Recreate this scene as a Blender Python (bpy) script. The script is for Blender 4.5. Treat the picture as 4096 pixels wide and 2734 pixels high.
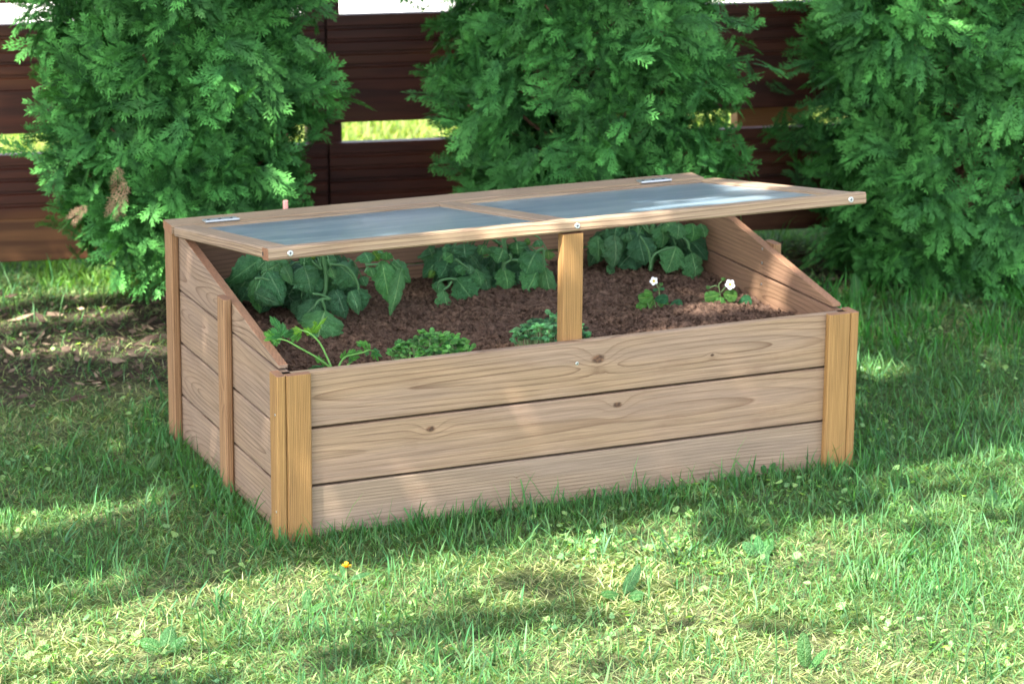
import bpy, math, random
import numpy as np
from mathutils import Vector, Matrix
rng = np.random.default_rng(7); random.seed(7)
SC = bpy.context.scene; COL = SC.collection
for o in list(bpy.data.objects): bpy.data.objects.remove(o)

# ---------------------------------------------------------------- camera
CAM = np.array([-1.46274394, -4.73846041, 1.69925635]); FPX = 11322.3757
yaw, pit, rol = -0.3865, -0.2603, -0.006
def basis():
    F = np.array([-math.sin(yaw)*math.cos(pit), math.cos(yaw)*math.cos(pit), math.sin(pit)])
    R = np.array([math.cos(yaw), math.sin(yaw), 0.]); U = np.cross(R, F)
    return F, R*math.cos(rol)+U*math.sin(rol), -R*math.sin(rol)+U*math.cos(rol)
CF, CR, CU = basis()
cd = bpy.data.cameras.new('camera'); cam = bpy.data.objects.new('camera', cd); COL.objects.link(cam)
m = Matrix(((CR[0], CU[0], -CF[0], CAM[0]), (CR[1], CU[1], -CF[1], CAM[1]), (CR[2], CU[2], -CF[2], CAM[2]), (0, 0, 0, 1)))
cam.matrix_world = m
cd.sensor_width = 36; cd.lens = FPX/4096*36; cd.clip_start = 0.05; cd.clip_end = 500
cd.dof.use_dof = True; cd.dof.focus_distance = 4.95; cd.dof.aperture_fstop = 8.0
SC.camera = cam
KD = 4096/2349
def at(u, v, y):
    """pixel of the 2349-wide view -> world point on the plane Y=y (used to read positions off the photograph)"""
    d = CF + CR*(u*KD-2048)/FPX - CU*(v*KD-1367)/FPX
    return CAM + d*((y-CAM[1])/d[1])
# ---------------------------------------------------------------- light
SUN = np.array([-0.56, -0.34, 0.86]); SUN /= np.linalg.norm(SUN)
SC.view_settings.view_transform = 'Standard'; SC.view_settings.look = 'None'
SC.view_settings.exposure = 2.4; SC.view_settings.gamma = 1
W = bpy.data.worlds.new("World"); SC.world = W; W.use_nodes = True
wn = W.node_tree; wn.nodes.clear()
sky = wn.nodes.new('ShaderNodeTexSky'); sky.sky_type = 'NISHITA'; sky.sun_disc = False
sky.sun_elevation = math.asin(SUN[2]); sky.sun_rotation = math.atan2(SUN[0], SUN[1]); sky.air_density = 1.0; sky.dust_density = 2.0
hs = wn.nodes.new('ShaderNodeHueSaturation'); hs.inputs['Saturation'].default_value = 0.55
bg = wn.nodes.new('ShaderNodeBackground'); bg.inputs[1].default_value = 0.15
wo = wn.nodes.new('ShaderNodeOutputWorld')
wn.links.new(sky.outputs[0], hs.inputs['Color']); wn.links.new(hs.outputs[0], bg.inputs[0]); wn.links.new(bg.outputs[0], wo.inputs[0])
sl = bpy.data.lights.new('sun', 'SUN'); sl.energy = 4.4; sl.angle = math.radians(0.55); sl.color = (1.0, 0.95, 0.87)
so = bpy.data.objects.new('sun', sl); COL.objects.link(so)
so.rotation_euler = Vector(-SUN).to_track_quat('-Z', 'Y').to_euler(); so.location = (-4, -4, 8)
SC.cycles.max_bounces = 8; SC.cycles.transparent_max_bounces = 12; SC.cycles.caustics_reflective = False

# ---------------------------------------------------------------- helpers
def tag(o, label=None, cat=None, group=None, kind=None):
    if label: o['label'] = label
    if cat: o['category'] = cat
    if group: o['group'] = group
    if kind: o['kind'] = kind
    return o
def empty(name, loc=(0, 0, 0)):
    o = bpy.data.objects.new(name, None); COL.objects.link(o); o.location = loc; o.empty_display_size = .05
    return o
class MB:
    def __init__(s): s.v = []; s.f = []; s.c = []; s.g = []; s.n = 0; s.mi = []
    def add(s, v, f, col=None, g=None, mi=0):
        v = np.asarray(v, float); k = len(v)
        s.v.append(v); s.f += [tuple(int(i)+s.n for i in q) for q in f]; s.mi += [mi]*len(f)
        c = np.ones((k, 4)); 
        if col is not None: c[:, :3] = col
        s.c.append(c); s.g.append(np.zeros((k, 3)) if g is None else np.asarray(g, float)); s.n += k
    def build(s, name, mats, parent=None, smooth=False, shear=0.0, bevel=0):
        V = np.concatenate(s.v)
        if shear: V = V.copy(); V[:, 0] += shear*V[:, 2]
        origin = np.zeros(3)
        if parent is not None: origin = np.array(parent.location)
        me = bpy.data.meshes.new(name); me.from_pydata((V-origin).tolist(), [], s.f); 
        C_ = np.concatenate(s.c); G = np.concatenate(s.g)
        a = me.color_attributes.new('col', 'FLOAT_COLOR', 'POINT'); a.data.foreach_set('color', C_.astype(np.float32).ravel())
        a = me.attributes.new('grain', 'FLOAT_VECTOR', 'POINT'); a.data.foreach_set('vector', G.astype(np.float32).ravel())
        if not isinstance(mats, (list, tuple)): mats = [mats]
        for mm in mats: me.materials.append(mm)
        if len(mats) > 1: me.polygons.foreach_set('material_index', s.mi)
        if smooth: me.polygons.foreach_set('use_smooth', [True]*len(me.polygons))
        me.update()
        o = bpy.data.objects.new(name, me); COL.objects.link(o)
        if parent is not None: o.parent = parent
        if bevel:
            b = o.modifiers.new('bevel', 'BEVEL'); b.width = bevel; b.segments = 2; b.limit_method = 'ANGLE'; b.angle_limit = math.radians(40)
        return o
def fast_mesh(name, V, F, C_, mat, parent=None, smooth=False, uv=None):
    """V n*3, F m*k uniform polygons, C_ n*3 colours"""
    me = bpy.data.meshes.new(name); n = len(V); mm, k = F.shape
    if parent is not None: V = V-np.array(parent.location)
    me.vertices.add(n); me.vertices.foreach_set('co', V.astype(np.float32).ravel())
    me.loops.add(mm*k); me.loops.foreach_set('vertex_index', F.astype(np.int32).ravel())
    me.polygons.add(mm); me.polygons.foreach_set('loop_start', np.arange(0, mm*k, k, dtype=np.int32))
    me.update(calc_edges=True)
    cc = np.ones((n, 4), np.float32); cc[:, :3] = C_
    a = me.color_attributes.new('col', 'FLOAT_COLOR', 'POINT'); a.data.foreach_set('color', cc.ravel())
    if uv is not None:
        a = me.attributes.new('grain', 'FLOAT_VECTOR', 'POINT'); a.data.foreach_set('vector', uv.astype(np.float32).ravel())
    me.materials.append(mat)
    if smooth: me.polygons.foreach_set('use_smooth', np.ones(mm, bool))
    me.validate(); me.update()
    o = bpy.data.objects.new(name, me); COL.objects.link(o)
    if parent is not None: o.parent = parent
    return o
# value noise
_T = np.random.default_rng(3).random((64, 64))
def vnoise(x, y, s=1.0, ox=0, oy=0):
    x = np.asarray(x)*s+ox+100; y = np.asarray(y)*s+oy+100
    xi = np.floor(x).astype(int); yi = np.floor(y).astype(int); fx = x-xi; fy = y-yi
    fx = fx*fx*(3-2*fx); fy = fy*fy*(3-2*fy)
    g = lambda i, j: _T[i % 64, j % 64]
    return (g(xi, yi)*(1-fx)+g(xi+1, yi)*fx)*(1-fy)+(g(xi, yi+1)*(1-fx)+g(xi+1, yi+1)*fx)*fy
def fbm(x, y, s=1.0, o=0):
    return (vnoise(x, y, s, o, o)*.55+vnoise(x, y, s*2.1, o+7, o)*.3+vnoise(x, y, s*4.3, o, o+9)*.15)

# ---------------------------------------------------------------- materials
class NT:
    def __init__(s, name):
        s.m = bpy.data.materials.new(name); s.m.use_nodes = True; s.t = s.m.node_tree; s.t.nodes.clear()
        s.out = s.n('OutputMaterial')
    def n(s, t, **k):
        q = s.t.nodes.new('ShaderNode'+t)
        for a, b in k.items(): setattr(q, a, b)
        return q
    def l(s, a, b): s.t.links.new(a, b)
    def put(s, sock, v):
        if isinstance(v, bpy.types.NodeSocket): s.l(v, sock)
        else: sock.default_value = v
    def M(s, op, a, b=0.0, c=None, clamp=False):
        q = s.n('Math', operation=op, use_clamp=clamp); s.put(q.inputs[0], a); s.put(q.inputs[1], b)
        if c is not None: s.put(q.inputs[2], c)
        return q.outputs[0]
    def V(s, op, a, b=(0, 0, 0)):
        q = s.n('VectorMath', operation=op); s.put(q.inputs[0], a); s.put(q.inputs[1], b)
        return q.outputs[1] if op in ('LENGTH', 'DOT_PRODUCT', 'DISTANCE') else q.outputs[0]
    def noise(s, vec, scale, detail=3, rough=.55, dist=0):
        q = s.n('TexNoise'); s.put(q.inputs['Vector'], vec); q.inputs['Scale'].default_value = scale
        q.inputs['Detail'].default_value = detail; q.inputs['Roughness'].default_value = rough; q.inputs['Distortion'].default_value = dist
        return q.outputs['Fac']
    def mix(s, f, a, b, mode='MIX'):
        q = s.n('Mix', data_type='RGBA', blend_type=mode); s.put(q.inputs[0], f)
        for k, v in ((6, a), (7, b)):
            if not isinstance(v, bpy.types.NodeSocket) and len(v) == 3: v = (*v, 1)
            s.put(q.inputs[k], v)
        return q.outputs[2]
    def ramp(s, f, a, b, lo=0., hi=1.):
        q = s.n('MapRange', interpolation_type='SMOOTHSTEP'); s.put(q.inputs[0], f)
        q.inputs[1].default_value = a; q.inputs[2].default_value = b; q.inputs[3].default_value = lo; q.inputs[4].default_value = hi
        return q.outputs[0]
    def bump(s, h, dist, strength=1.0):
        q = s.n('Bump'); s.l(h, q.inputs['Height']); q.inputs['Distance'].default_value = dist; q.inputs['Strength'].default_value = strength
        return q.outputs[0]
    def bsdf(s, col, rough=.6, normal=None, spec=.3, metal=0):
        b = s.n('BsdfPrincipled'); s.put(b.inputs['Base Color'], (*col, 1) if isinstance(col, tuple) and len(col) == 3 else col)
        s.put(b.inputs['Roughness'], rough); b.inputs['Specular IOR Level'].default_value = spec; b.inputs['Metallic'].default_value = metal
        if normal is not None: s.l(normal, b.inputs['Normal'])
        return b.outputs[0]
    def fin(s, sh): s.l(sh, s.out.inputs[0]); return s.m

def wood(name, light, dark, warm, ring=.006, depth=.02, slope=.012, wob=.03, woff=0.0, sharp=5.0, knots=(), contrast=.75, grey=.0, stain=(.2, .1, .06)):
    t = NT(name); a = t.n('Attribute', attribute_name='grain'); g = a.outputs['Vector']
    sp = t.n('SeparateXYZ'); t.l(g, sp.inputs[0]); L, w, h = sp.outputs; L = t.M('SUBTRACT', L, t.M('MULTIPLY', t.M('ROUND', t.M('DIVIDE', L, 4.0)), 4.0))
    lv = t.V('MULTIPLY', g, (1.6, 7, 7)); n1 = t.noise(lv, 1.0, 2)
    lv2 = t.V('MULTIPLY', g, (1.1, 0.7, .7)); n2 = t.noise(lv2, 1.3, 1)
    n2 = t.M('SUBTRACT', n2, .5); n1 = t.M('SUBTRACT', n1, .5)
    ww = t.M('ADD', t.M('ADD', w, woff), t.M('MULTIPLY', n1, .012))
    ww = t.M('ADD', ww, t.M('MULTIPLY', n2, wob))
    hh = t.M('ADD', h, t.M('ADD', depth, t.M('ADD', t.M('MULTIPLY', n2, wob*2.2), t.M('MULTIPLY', L, slope))))
    r = t.M('SQRT', t.M('ADD', t.M('MULTIPLY', ww, ww), t.M('MULTIPLY', hh, hh)))
    kd = None
    for (kl, kw, kr) in knots:
        dv = t.V('MULTIPLY', t.V('SUBTRACT', g, (kl, kw, 0)), (.62, 1, 0)); d = t.V('LENGTH', dv)
        nk = t.noise(g, 90, 2); d = t.M('ADD', d, t.M('MULTIPLY', t.M('SUBTRACT', nk, .5), kr*.5))
        e = t.M('EXPONENT', t.M('MULTIPLY', t.M('MULTIPLY', d, d), -1/(kr*3.0)**2), 0)
        r = t.M('ADD', r, t.M('MULTIPLY', e, kr*2.6))
        k1 = t.ramp(d, kr*.55, kr*1.25, 1, 0)
        kd = k1 if kd is None else t.M('MAXIMUM', kd, k1)
    ph = t.M('DIVIDE', r, ring); ph = t.M('ADD', ph, t.M('MULTIPLY', n1, .5))
    fr = t.M('FRACT', ph); up = t.M('POWER', fr, sharp); dn = t.ramp(fr, .94, 1.0, 1, 0); late = t.M('MULTIPLY', up, dn)
    vary = t.noise(t.V('MULTIPLY', g, (2, 12, 12)), 2.0, 2)
    late = t.M('MULTIPLY', late, t.ramp(vary, .3, .7, .45, 1.35))
    fib = t.noise(t.V('MULTIPLY', g, (9, 520, 520)), 1.0, 3, .6)
    fib2 = t.noise(t.V('MULTIPLY', g, (5, 90, 90)), 1.0, 3, .6)
    base = t.mix(t.ramp(t.noise(t.V('MULTIPLY', g, (1.5, 9, 9)), 1.6, 2), .35, .68), light, warm)
    col = t.mix(t.M('MULTIPLY', late, contrast, clamp=True), base, dark)
    f1 = t.ramp(fib, .3, .7, .80, 1.12); f2 = t.ramp(fib2, .3, .75, .92, 1.05)
    ml = t.M('MULTIPLY', f1, f2); cb = t.n('CombineColor'); [t.l(ml, cb.inputs[i]) for i in range(3)]
    col = t.mix(1.0, col, cb.outputs[0], 'MULTIPLY')
    blot = t.ramp(t.noise(t.V('MULTIPLY', g, (3, 6, 6)), 2.4, 4, .6), .56, .78, 0, .38); col = t.mix(blot, col, tuple(x*.8 for x in stain))
    if kd is not None:
        kc = t.mix(t.ramp(t.noise(g, 160, 2), .4, .6), (.045, .02, .012), (.16, .075, .04)); col = t.mix(t.M('MULTIPLY', kd, .88), col, kc)
    speck = t.ramp(t.noise(g, 700, 1), .72, .78, 0, .3); col = t.mix(speck, col, (.5, .45, .38))
    hgt = t.M('ADD', t.M('MULTIPLY', late, -.35), t.M('MULTIPLY', fib, .5))
    return t.fin(t.bsdf(col, .62, t.bump(hgt, .0012, .55), .28))

def leaf(name, trans=.35, rough=.45, veins=False, tint=(1, 1, 1), spec=.35, mott=.25):
    t = NT(name); a = t.n('Attribute', attribute_name='col'); col = a.outputs['Color']
    tc = t.n('TexCoord').outputs['Object']
    nz = t.ramp(t.noise(tc, 60, 3), .3, .7, 1-mott, 1+mott); cb = t.n('CombineColor'); [t.l(nz, cb.inputs[i]) for i in range(3)]
    col = t.mix(1., col, cb.outputs[0], 'MULTIPLY'); col = t.mix(1., col, tint, 'MULTIPLY')
    nrm = None
    if veins:
        g = t.n('Attribute', attribute_name='grain').outputs['Vector']; sp = t.n('SeparateXYZ'); t.l(g, sp.inputs[0])
        s_ = t.M('ABSOLUTE', sp.outputs[1]); mid = t.ramp(s_, .02, .07, 1, 0)
        ph = t.M('FRACT', t.M('ADD', t.M('MULTIPLY', sp.outputs[0], 6.5), t.M('MULTIPLY', s_, -2.3)))
        sv = t.ramp(t.M('ABSOLUTE', t.M('SUBTRACT', ph, .5)), .0, .07, .6, 0)
        vv = t.M('MAXIMUM', mid, sv); light = t.mix(1., col, (3.4, 2.1, 2.6), 'MULTIPLY')
        col = t.mix(t.M('MULTIPLY', vv, .9), col, light)
        cell = t.n('TexVoronoi', feature='DISTANCE_TO_EDGE'); t.l(tc, cell.inputs['Vector']); cell.inputs['Scale'].default_value = 230
        h = t.M('ADD', t.M('MULTIPLY', vv, -1.0), t.ramp(cell.outputs['Distance'], 0, .35, 0, .8)); nrm = t.bump(h, .004, 1.0)
    b = t.bsdf(col, rough, nrm, spec); tr = t.n('BsdfTranslucent'); t.l(t.mix(1., col, (1.5, 1.7, .55), 'MULTIPLY'), tr.inputs[0])
    mx = t.n('MixShader'); mx.inputs[0].default_value = trans; t.l(b, mx.inputs[1]); t.l(tr.outputs[0], mx.inputs[2])
    return t.fin(mx.outputs[0])

# wood kinds
PINE = dict(light=(0.313, 0.213, 0.149), dark=(0.132, 0.069, 0.039), warm=(0.344, 0.228, 0.138), contrast=.95)
M_front = [wood('front_wood_upper', ring=.0105, depth=.010, slope=.034, wob=.045, knots=[(.046, .015, .009), (.288, -.004, .0028)], **PINE),
           wood('front_wood_middle', ring=.012, depth=.030, slope=.022, wob=.035, knots=[(-.295, .027, .0060), (.088, .030, .0060)], light=(0.305, 0.206, 0.145), dark=(0.164, 0.091, 0.055), warm=(0.336, 0.224, 0.138), contrast=.8),
           wood('front_wood_lower', ring=.0062, depth=.012, slope=.02, wob=.02, woff=.030, knots=[(-.12, .015, .0012)], light=(.287, .208, .152), dark=(.135, .08, .052), warm=(.31, .222, .15), contrast=.95)]
M_side = wood('side_wood', ring=.0085, depth=.012, slope=.05, wob=.06, light=(0.282, 0.195, 0.138), dark=(0.109, 0.058, 0.035), warm=(0.305, 0.206, 0.134), contrast=.95)
M_side2 = wood('inner_side_wood', ring=.009, depth=.015, slope=.05, wob=.05, light=(0.265, 0.148, 0.094), dark=(0.094, 0.040, 0.022), warm=(0.296, 0.170, 0.098), contrast=.95)
M_post = wood('post_wood', ring=.0034, depth=.02, slope=.0, wob=.006, woff=.09, sharp=3, light=(0.324, 0.178, 0.067), dark=(0.177, 0.081, 0.027), warm=(0.368, 0.206, 0.074), contrast=.8)
M_postb = wood('reddish_post_wood', ring=.0042, depth=.02, slope=.0, wob=.006, woff=.07, sharp=3, light=(0.302, 0.172, 0.087), dark=(0.147, 0.065, 0.032), warm=(0.324, 0.181, 0.090), contrast=.8, knots=[(.0, .01, .006)])
M_rail = wood('lid_wood', ring=.0032, depth=.02, slope=.002, wob=.006, woff=.08, sharp=3, light=(0.327, 0.229, 0.154), dark=(0.126, 0.070, 0.044), warm=(0.356, 0.246, 0.150), contrast=.95)
M_end = wood('end_grain', ring=.003, depth=.02, light=(0.280, 0.136, 0.074), dark=(0.165, 0.072, 0.039), warm=(0.313, 0.160, 0.085), contrast=.6)
def fencewood():
    t = NT('fence_stain'); g = t.n('Attribute', attribute_name='grain').outputs['Vector']
    n = t.noise(t.V('MULTIPLY', g, (3, 40, 40)), 1, 4); n2 = t.noise(t.V('MULTIPLY', g, (1.2, 5, 5)), 1.5, 2)
    c = t.mix(t.ramp(n, .3, .7), (.035, .007, .004), (.085, .020, .009)); c = t.mix(t.ramp(n2, .5, .75, 0, .8), c, (.14, .05, .016))
    return t.fin(t.bsdf(c, .5, t.bump(n, .001, .5), .35))
M_fence = fencewood()
def fencelow():  # lowest boards: paler, browner mix than the other fence boards
    t = NT('brown_fence_board'); g = t.n('Attribute', attribute_name='grain').outputs['Vector']
    n = t.noise(t.V('MULTIPLY', g, (3, 40, 40)), 1, 4); n2 = t.noise(t.V('MULTIPLY', g, (2.2, 9, 9)), 1.5, 3)
    c = t.mix(t.ramp(n, .3, .7), (.085, .032, .014), (.17, .072, .03)); c = t.mix(t.ramp(n2, .5, .7, 0, .7), c, (.06, .012, .007))
    return t.fin(t.bsdf(c, .55, t.bump(n, .001, .5), .3))
M_fence_low = fencelow()
def groundmat():
    t = NT('garden_ground'); p = t.n('TexCoord').outputs['Object']
    a = t.noise(p, 60, 4, .7); b = t.noise(p, 5, 3); c = t.noise(p, 300, 3, .7)
    soil = t.mix(t.ramp(a, .3, .7), (.035, .027, .022), (.11, .08, .06)); thatch = t.mix(t.ramp(a, .35, .65), (.06, .07, .03), (.22, .22, .11))
    # earth strip along the row of conifers (v = y + .2x) 
    sp = t.n('SeparateXYZ'); t.l(p, sp.inputs[0]); v = t.M('ADD', t.M('ADD', sp.outputs[1], t.M('MULTIPLY', sp.outputs[0], .2)), t.M('MULTIPLY', t.M('SUBTRACT', b, .5), .8))
    vs = t.M('SUBTRACT', v, t.M('MULTIPLY', sp.outputs[0], .25))
    strip = t.M('MULTIPLY', t.ramp(vs, 1.0, 1.3), t.ramp(v, 1.95, 2.25, 1, 0))
    green = t.mix(t.ramp(b, .4, .6), thatch, (.10, .14, .035)); col = t.mix(strip, green, soil)
    far = t.ramp(v, 2.4, 3.0); col = t.mix(far, col, t.mix(t.ramp(t.noise(p, 14, 3), .35, .65), (.13, .19, .04), (.30, .32, .10)))  # lawn past the fence: sunlit tone put into its colour
    return t.fin(t.bsdf(col, .9, t.bump(t.M('ADD', a, c), .012, .9), .1))
M_ground = groundmat()
def simple(name, col, rough=.5, spec=.4, metal=0, nscale=0, amp=.2, bd=0):
    t = NT(name); p = t.n('TexCoord').outputs['Object']
    if nscale:
        n = t.noise(p, nscale, 4, .65); c = t.mix(t.ramp(n, .3, .7), tuple(x*(1-amp) for x in col), tuple(min(1, x*(1+amp)) for x in col))
        return t.fin(t.bsdf(c, rough, t.bump(n, bd) if bd else None, spec, metal))
    return t.fin(t.bsdf(col, rough, None, spec, metal))
M_metal = simple('zinc_metal', (.60, .61, .60), .45, .5, 1, 400, .12)
M_recess = simple('dark_recess', (.05, .05, .055), .6, .3, .6, 300, .1)
M_path = simple('pale_paving', (.62, .58, .55), .85, .2, 0, 8, .12, .002)
M_petal = simple('white_petal', (.82, .83, .84), .5, .3, 0, 120, .06)
M_yellow = simple('yellow_centre', (.62, .50, .04), .6, .3, 0, 500, .2)
M_bark = simple('thuja_bark', (.14, .075, .045), .9, .1, 0, 45, .5, .006)
M_grass = leaf('grass_blades', .42, .5, tint=(1, 1, 1), spec=.22, mott=.15)
M_thuja = leaf('thuja_scales', .14, .6, mott=.28, spec=.15)
M_tomato = leaf('tomato_leaf', .25, .5, True, spec=.45, mott=.12)
M_herb = leaf('herb_leaf', .4, .42, True, spec=.4, mott=.1)
M_canopy = leaf('tree_leaf', .3, .5)
M_stem = leaf('green_stem', .1, .5, mott=.1)
M_litter = leaf('dry_litter', .15, .8, mott=.3, spec=.1)
def soilmat():
    t = NT('potting_soil'); p = t.n('TexCoord').outputs['Object']; a = t.noise(p, 90, 5, .75); b = t.noise(p, 420, 3, .7); c = t.noise(p, 9, 2)
    col = t.mix(t.ramp(a, .3, .72), (.042, .024, .016), (.32, .19, .13)); col = t.mix(t.ramp(c, .4, .7, 0, .35), col, (.20, .12, .09))
    col = t.mix(t.ramp(b, .64, .74, 0, .5), col, (.28, .17, .11))
    return t.fin(t.bsdf(col, .95, t.bump(t.M('ADD', a, t.M('MULTIPLY', b, .6)), .01, 1.0), .1))
M_soil = soilmat()
def glassmat():
    t = NT('hazy_plastic_pane'); p = t.n('TexCoord').outputs['Object']
    n = t.noise(p, 900, 2); n2 = t.noise(t.V('MULTIPLY', p, (2, 9, 9)), 1.8, 4, .6)
    col = t.mix(t.ramp(n2, .40, .62), (.24, .36, .46), (.42, .52, .59)); col = t.mix(t.ramp(n, .6, .75, 0, .5), col, (.66, .72, .76))
    d = t.bsdf(col, .22, t.bump(n, .0004, .3), .5)
    tr = t.n('BsdfTranslucent'); tr.inputs[0].default_value = (.75, .8, .84, 1)
    tp = t.n('BsdfTransparent'); tp.inputs[0].default_value = (.93, .95, .96, 1)
    m1 = t.n('MixShader'); m1.inputs[0].default_value = .45; t.l(d, m1.inputs[1]); t.l(tr.outputs[0], m1.inputs[2])
    lw = t.n('LayerWeight'); lw.inputs[0].default_value = .5
    fac = t.ramp(lw.outputs['Facing'], .35, .95, .82, .22)
    m2 = t.n('MixShader'); t.l(fac, m2.inputs[0]); t.l(m1.outputs[0], m2.inputs[1]); t.l(tp.outputs[0], m2.inputs[2])
    return t.fin(m2.outputs[0])
M_pane = glassmat()

# ---------------------------------------------------------------- generic shapes
def prism(B, prof, O, A, Bx, C_, ln, gmap='c', goff=None, mi=0, end_mi=None):
    """profile (a,b) in axes A,Bx extruded along C_ by ln"""
    O, A, Bx, C_ = map(lambda q: np.array(q, float), (O, A, Bx, C_)); prof = np.array(prof, float); n = len(prof)
    am, bm_ = prof.mean(0); v = []; g = []
    if goff is None: goff = (4.0*int(rng.integers(1, 20)), rng.uniform(-.02, .02), rng.uniform(0, .02))
    for c in (0, ln):
        for a, b in prof:
            v.append(O+A*a+Bx*b+C_*c)
            q = (c-ln/2, a-am, b-bm_) if gmap == 'c' else (a-am, b-bm_, c-ln/2)
            g.append((q[0]+goff[0], q[1]+goff[1], q[2]+goff[2]))
    flip = np.dot(np.cross(A, Bx), C_) < 0
    area = sum(prof[i][0]*prof[(i+1) % n][1]-prof[(i+1) % n][0]*prof[i][1] for i in range(n))
    if area < 0: flip = not flip
    side = [(i, (i+1) % n, n+(i+1) % n, n+i) for i in range(n)]; caps = [tuple(range(n-1, -1, -1)), tuple(range(n, 2*n))]
    if flip: side = [tuple(reversed(f)) for f in side]; caps = [tuple(reversed(f)) for f in caps]
    k = B.n; B.add(v, side+caps, g=g, mi=mi)
    if end_mi is not None: B.mi[-2:] = [end_mi, end_mi]
def rect(a0, a1, b0, b1, ch=.002):
    return [(a0+ch, b0), (a1-ch, b0), (a1, b0+ch), (a1, b1-ch), (a1-ch, b1), (a0+ch, b1), (a0, b1-ch), (a0, b0+ch)]
X, Y, Z = (1, 0, 0), (0, 1, 0), (0, 0, 1)
def tube(B, pts, r0, r1, col, sides=6):
    pts = np.array(pts, float); n = len(pts)
    if n < 2: return
    V = []; up = np.array([.3, .2, .93])
    for i in range(n):
        d = pts[min(i+1, n-1)]-pts[max(i-1, 0)]; d /= np.linalg.norm(d)+1e-9
        a = np.cross(d, up); a /= np.linalg.norm(a)+1e-9; b = np.cross(d, a); r = r0+(r1-r0)*i/(n-1)
        for k in range(sides): V.append(pts[i]+r*(a*math.cos(2*math.pi*k/sides)+b*math.sin(2*math.pi*k/sides)))
    F = [(i*sides+k, i*sides+(k+1) % sides, (i+1)*sides+(k+1) % sides, (i+1)*sides+k) for i in range(n-1) for k in range(sides)]
    F.append(tuple(range(sides-1, -1, -1))); F.append(tuple((n-1)*sides+k for k in range(sides)))
    B.add(V, F, col=col)
def bez(P, n=8):
    """smooth curve through points (Catmull-Rom)"""
    P = [np.array(p, float) for p in P]
    if len(P) < 3: return [P[0]+(P[-1]-P[0])*i/n for i in range(n+1)]
    Q = [2*P[0]-P[1]]+P+[2*P[-1]-P[-2]]; out = []
    for i in range(1, len(Q)-2):
        for k in range(n):
            t = k/n; a, b, c, d = Q[i-1:i+3]
            out.append(.5*((2*b)+(c-a)*t+(2*a-5*b+4*c-d)*t*t+(3*b-a-3*c+d)*t**3))
    out.append(P[-1]); return out
def disk(B, c, nrm, r, h, n=16, col=None, mi=0):
    c = np.array(c, float); nrm = np.array(nrm, float); nrm /= np.linalg.norm(nrm); a = np.cross(nrm, [.1, .2, .97]); a /= np.linalg.norm(a); b = np.cross(nrm, a)
    ring = lambda rr, hh: [c+nrm*hh+rr*(a*math.cos(2*math.pi*k/n)+b*math.sin(2*math.pi*k/n)) for k in range(n)]
    v = ring(r, 0)+ring(r, h*.5)+ring(r*.8, h); f = [(i*n+k, i*n+(k+1) % n, (i+1)*n+(k+1) % n, (i+1)*n+k) for i in range(2) for k in range(n)]+[tuple(2*n+k for k in range(n))]
    B.add(v, f, col=col, mi=mi)
def screw(parent, c, nrm, r, shear=0, name='screw'):
    B = MB(); disk(B, c, nrm, r, r*.28, 20); nrm = np.array(nrm, float); nrm /= np.linalg.norm(nrm)
    a = np.cross(nrm, [.1, .2, .97]); a /= np.linalg.norm(a); b = np.cross(nrm, a); ang = rng.uniform(0, 1.5)
    a, b = a*math.cos(ang)+b*math.sin(ang), b*math.cos(ang)-a*math.sin(ang); c = np.array(c)+nrm*(r*.28+.0002)
    for p, q, dz in ((a, b, 0), (b, a, .00015)):
        B.add([c+p*r*.5+q*r*.13+nrm*dz, c-p*r*.5+q*r*.13+nrm*dz, c-p*r*.5-q*r*.13+nrm*dz, c+p*r*.5-q*r*.13+nrm*dz], [(0, 1, 2, 3)], mi=1)
    return B.build(name, [M_metal, M_recess], parent, shear=shear)
# ---------------------------------------------------------------- ground
B = MB(); B.add([(-60, -60, 0), (60, -60, 0), (60, 60, 0), (-60, 60, 0)], [(0, 1, 2, 3)])
tag(B.build('ground', M_ground), 'lawn ground with thatch and bare earth', kind='structure')
B = MB(); B.add([(-30, 6.2+.2*30, .004), (30, 6.2-.2*30, .004), (30, 16, .004), (-30, 24, .004)], [(0, 1, 2, 3)])
tag(B.build('path', M_path), 'pale paved path beyond the fence', kind='structure')

# ---------------------------------------------------------------- cold frame
RK = 0.0149; WX, D, HF, ZS, YH = 1.2, .7515, .3176, .4583, .689
CFR = empty('cold_frame', (0, 0, 0))
tag(CFR, 'low wooden cold frame planter with its glazed lid propped open on the grass', 'cold frame')
zs = [(.002, .0958), (.1008, .2068), (.2118, HF)]
for i, (z0, z1) in enumerate(zs):
    B = MB(); prism(B, rect(z0, z1, .018, .036, .0018), (.019, 0, 0), Z, Y, X, WX-.038, goff=(0, 0, 0)); o = B.build('front_board', M_front[2-i], CFR, shear=RK)
sideprofs = [[(.02, z0), (.735, z0), (.735, z1), (.02, z1)] for z0, z1 in zs]
top = [(.045, HF+.0045), (.733, HF+.0045), (.733, .441), (.692, .441)]
top += [(.66, .4345), (.045, HF+.011)]
for sx in (0, 1):
    x0 = .018 if sx == 0 else WX-.036
    for prof in sideprofs+[top]:
        B = MB(); tp_ = prof is top; prism(B, [(a, b) for a, b in prof], (x0, 0, 0), Y, Z, X, .018, gmap='a', goff=(4.0*int(rng.integers(1, 20)), rng.uniform(-.03, .03), 0))
        if tp_: B.mi[3] = B.mi[4] = 1
        B.build('side_board', [M_side if sx == 0 else M_side2, M_end], CFR, shear=RK, bevel=.0015)
for z0, z1 in [(.002, .0965), (.1005, .2075), (.2115, HF+.002), (HF+.008, .441)]:
    B = MB(); prism(B, rect(z0, z1, .7155, .7335), (.037, 0, 0), Z, Y, X, WX-.074); B.build('back_board', M_side2, CFR, shear=RK)
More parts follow.
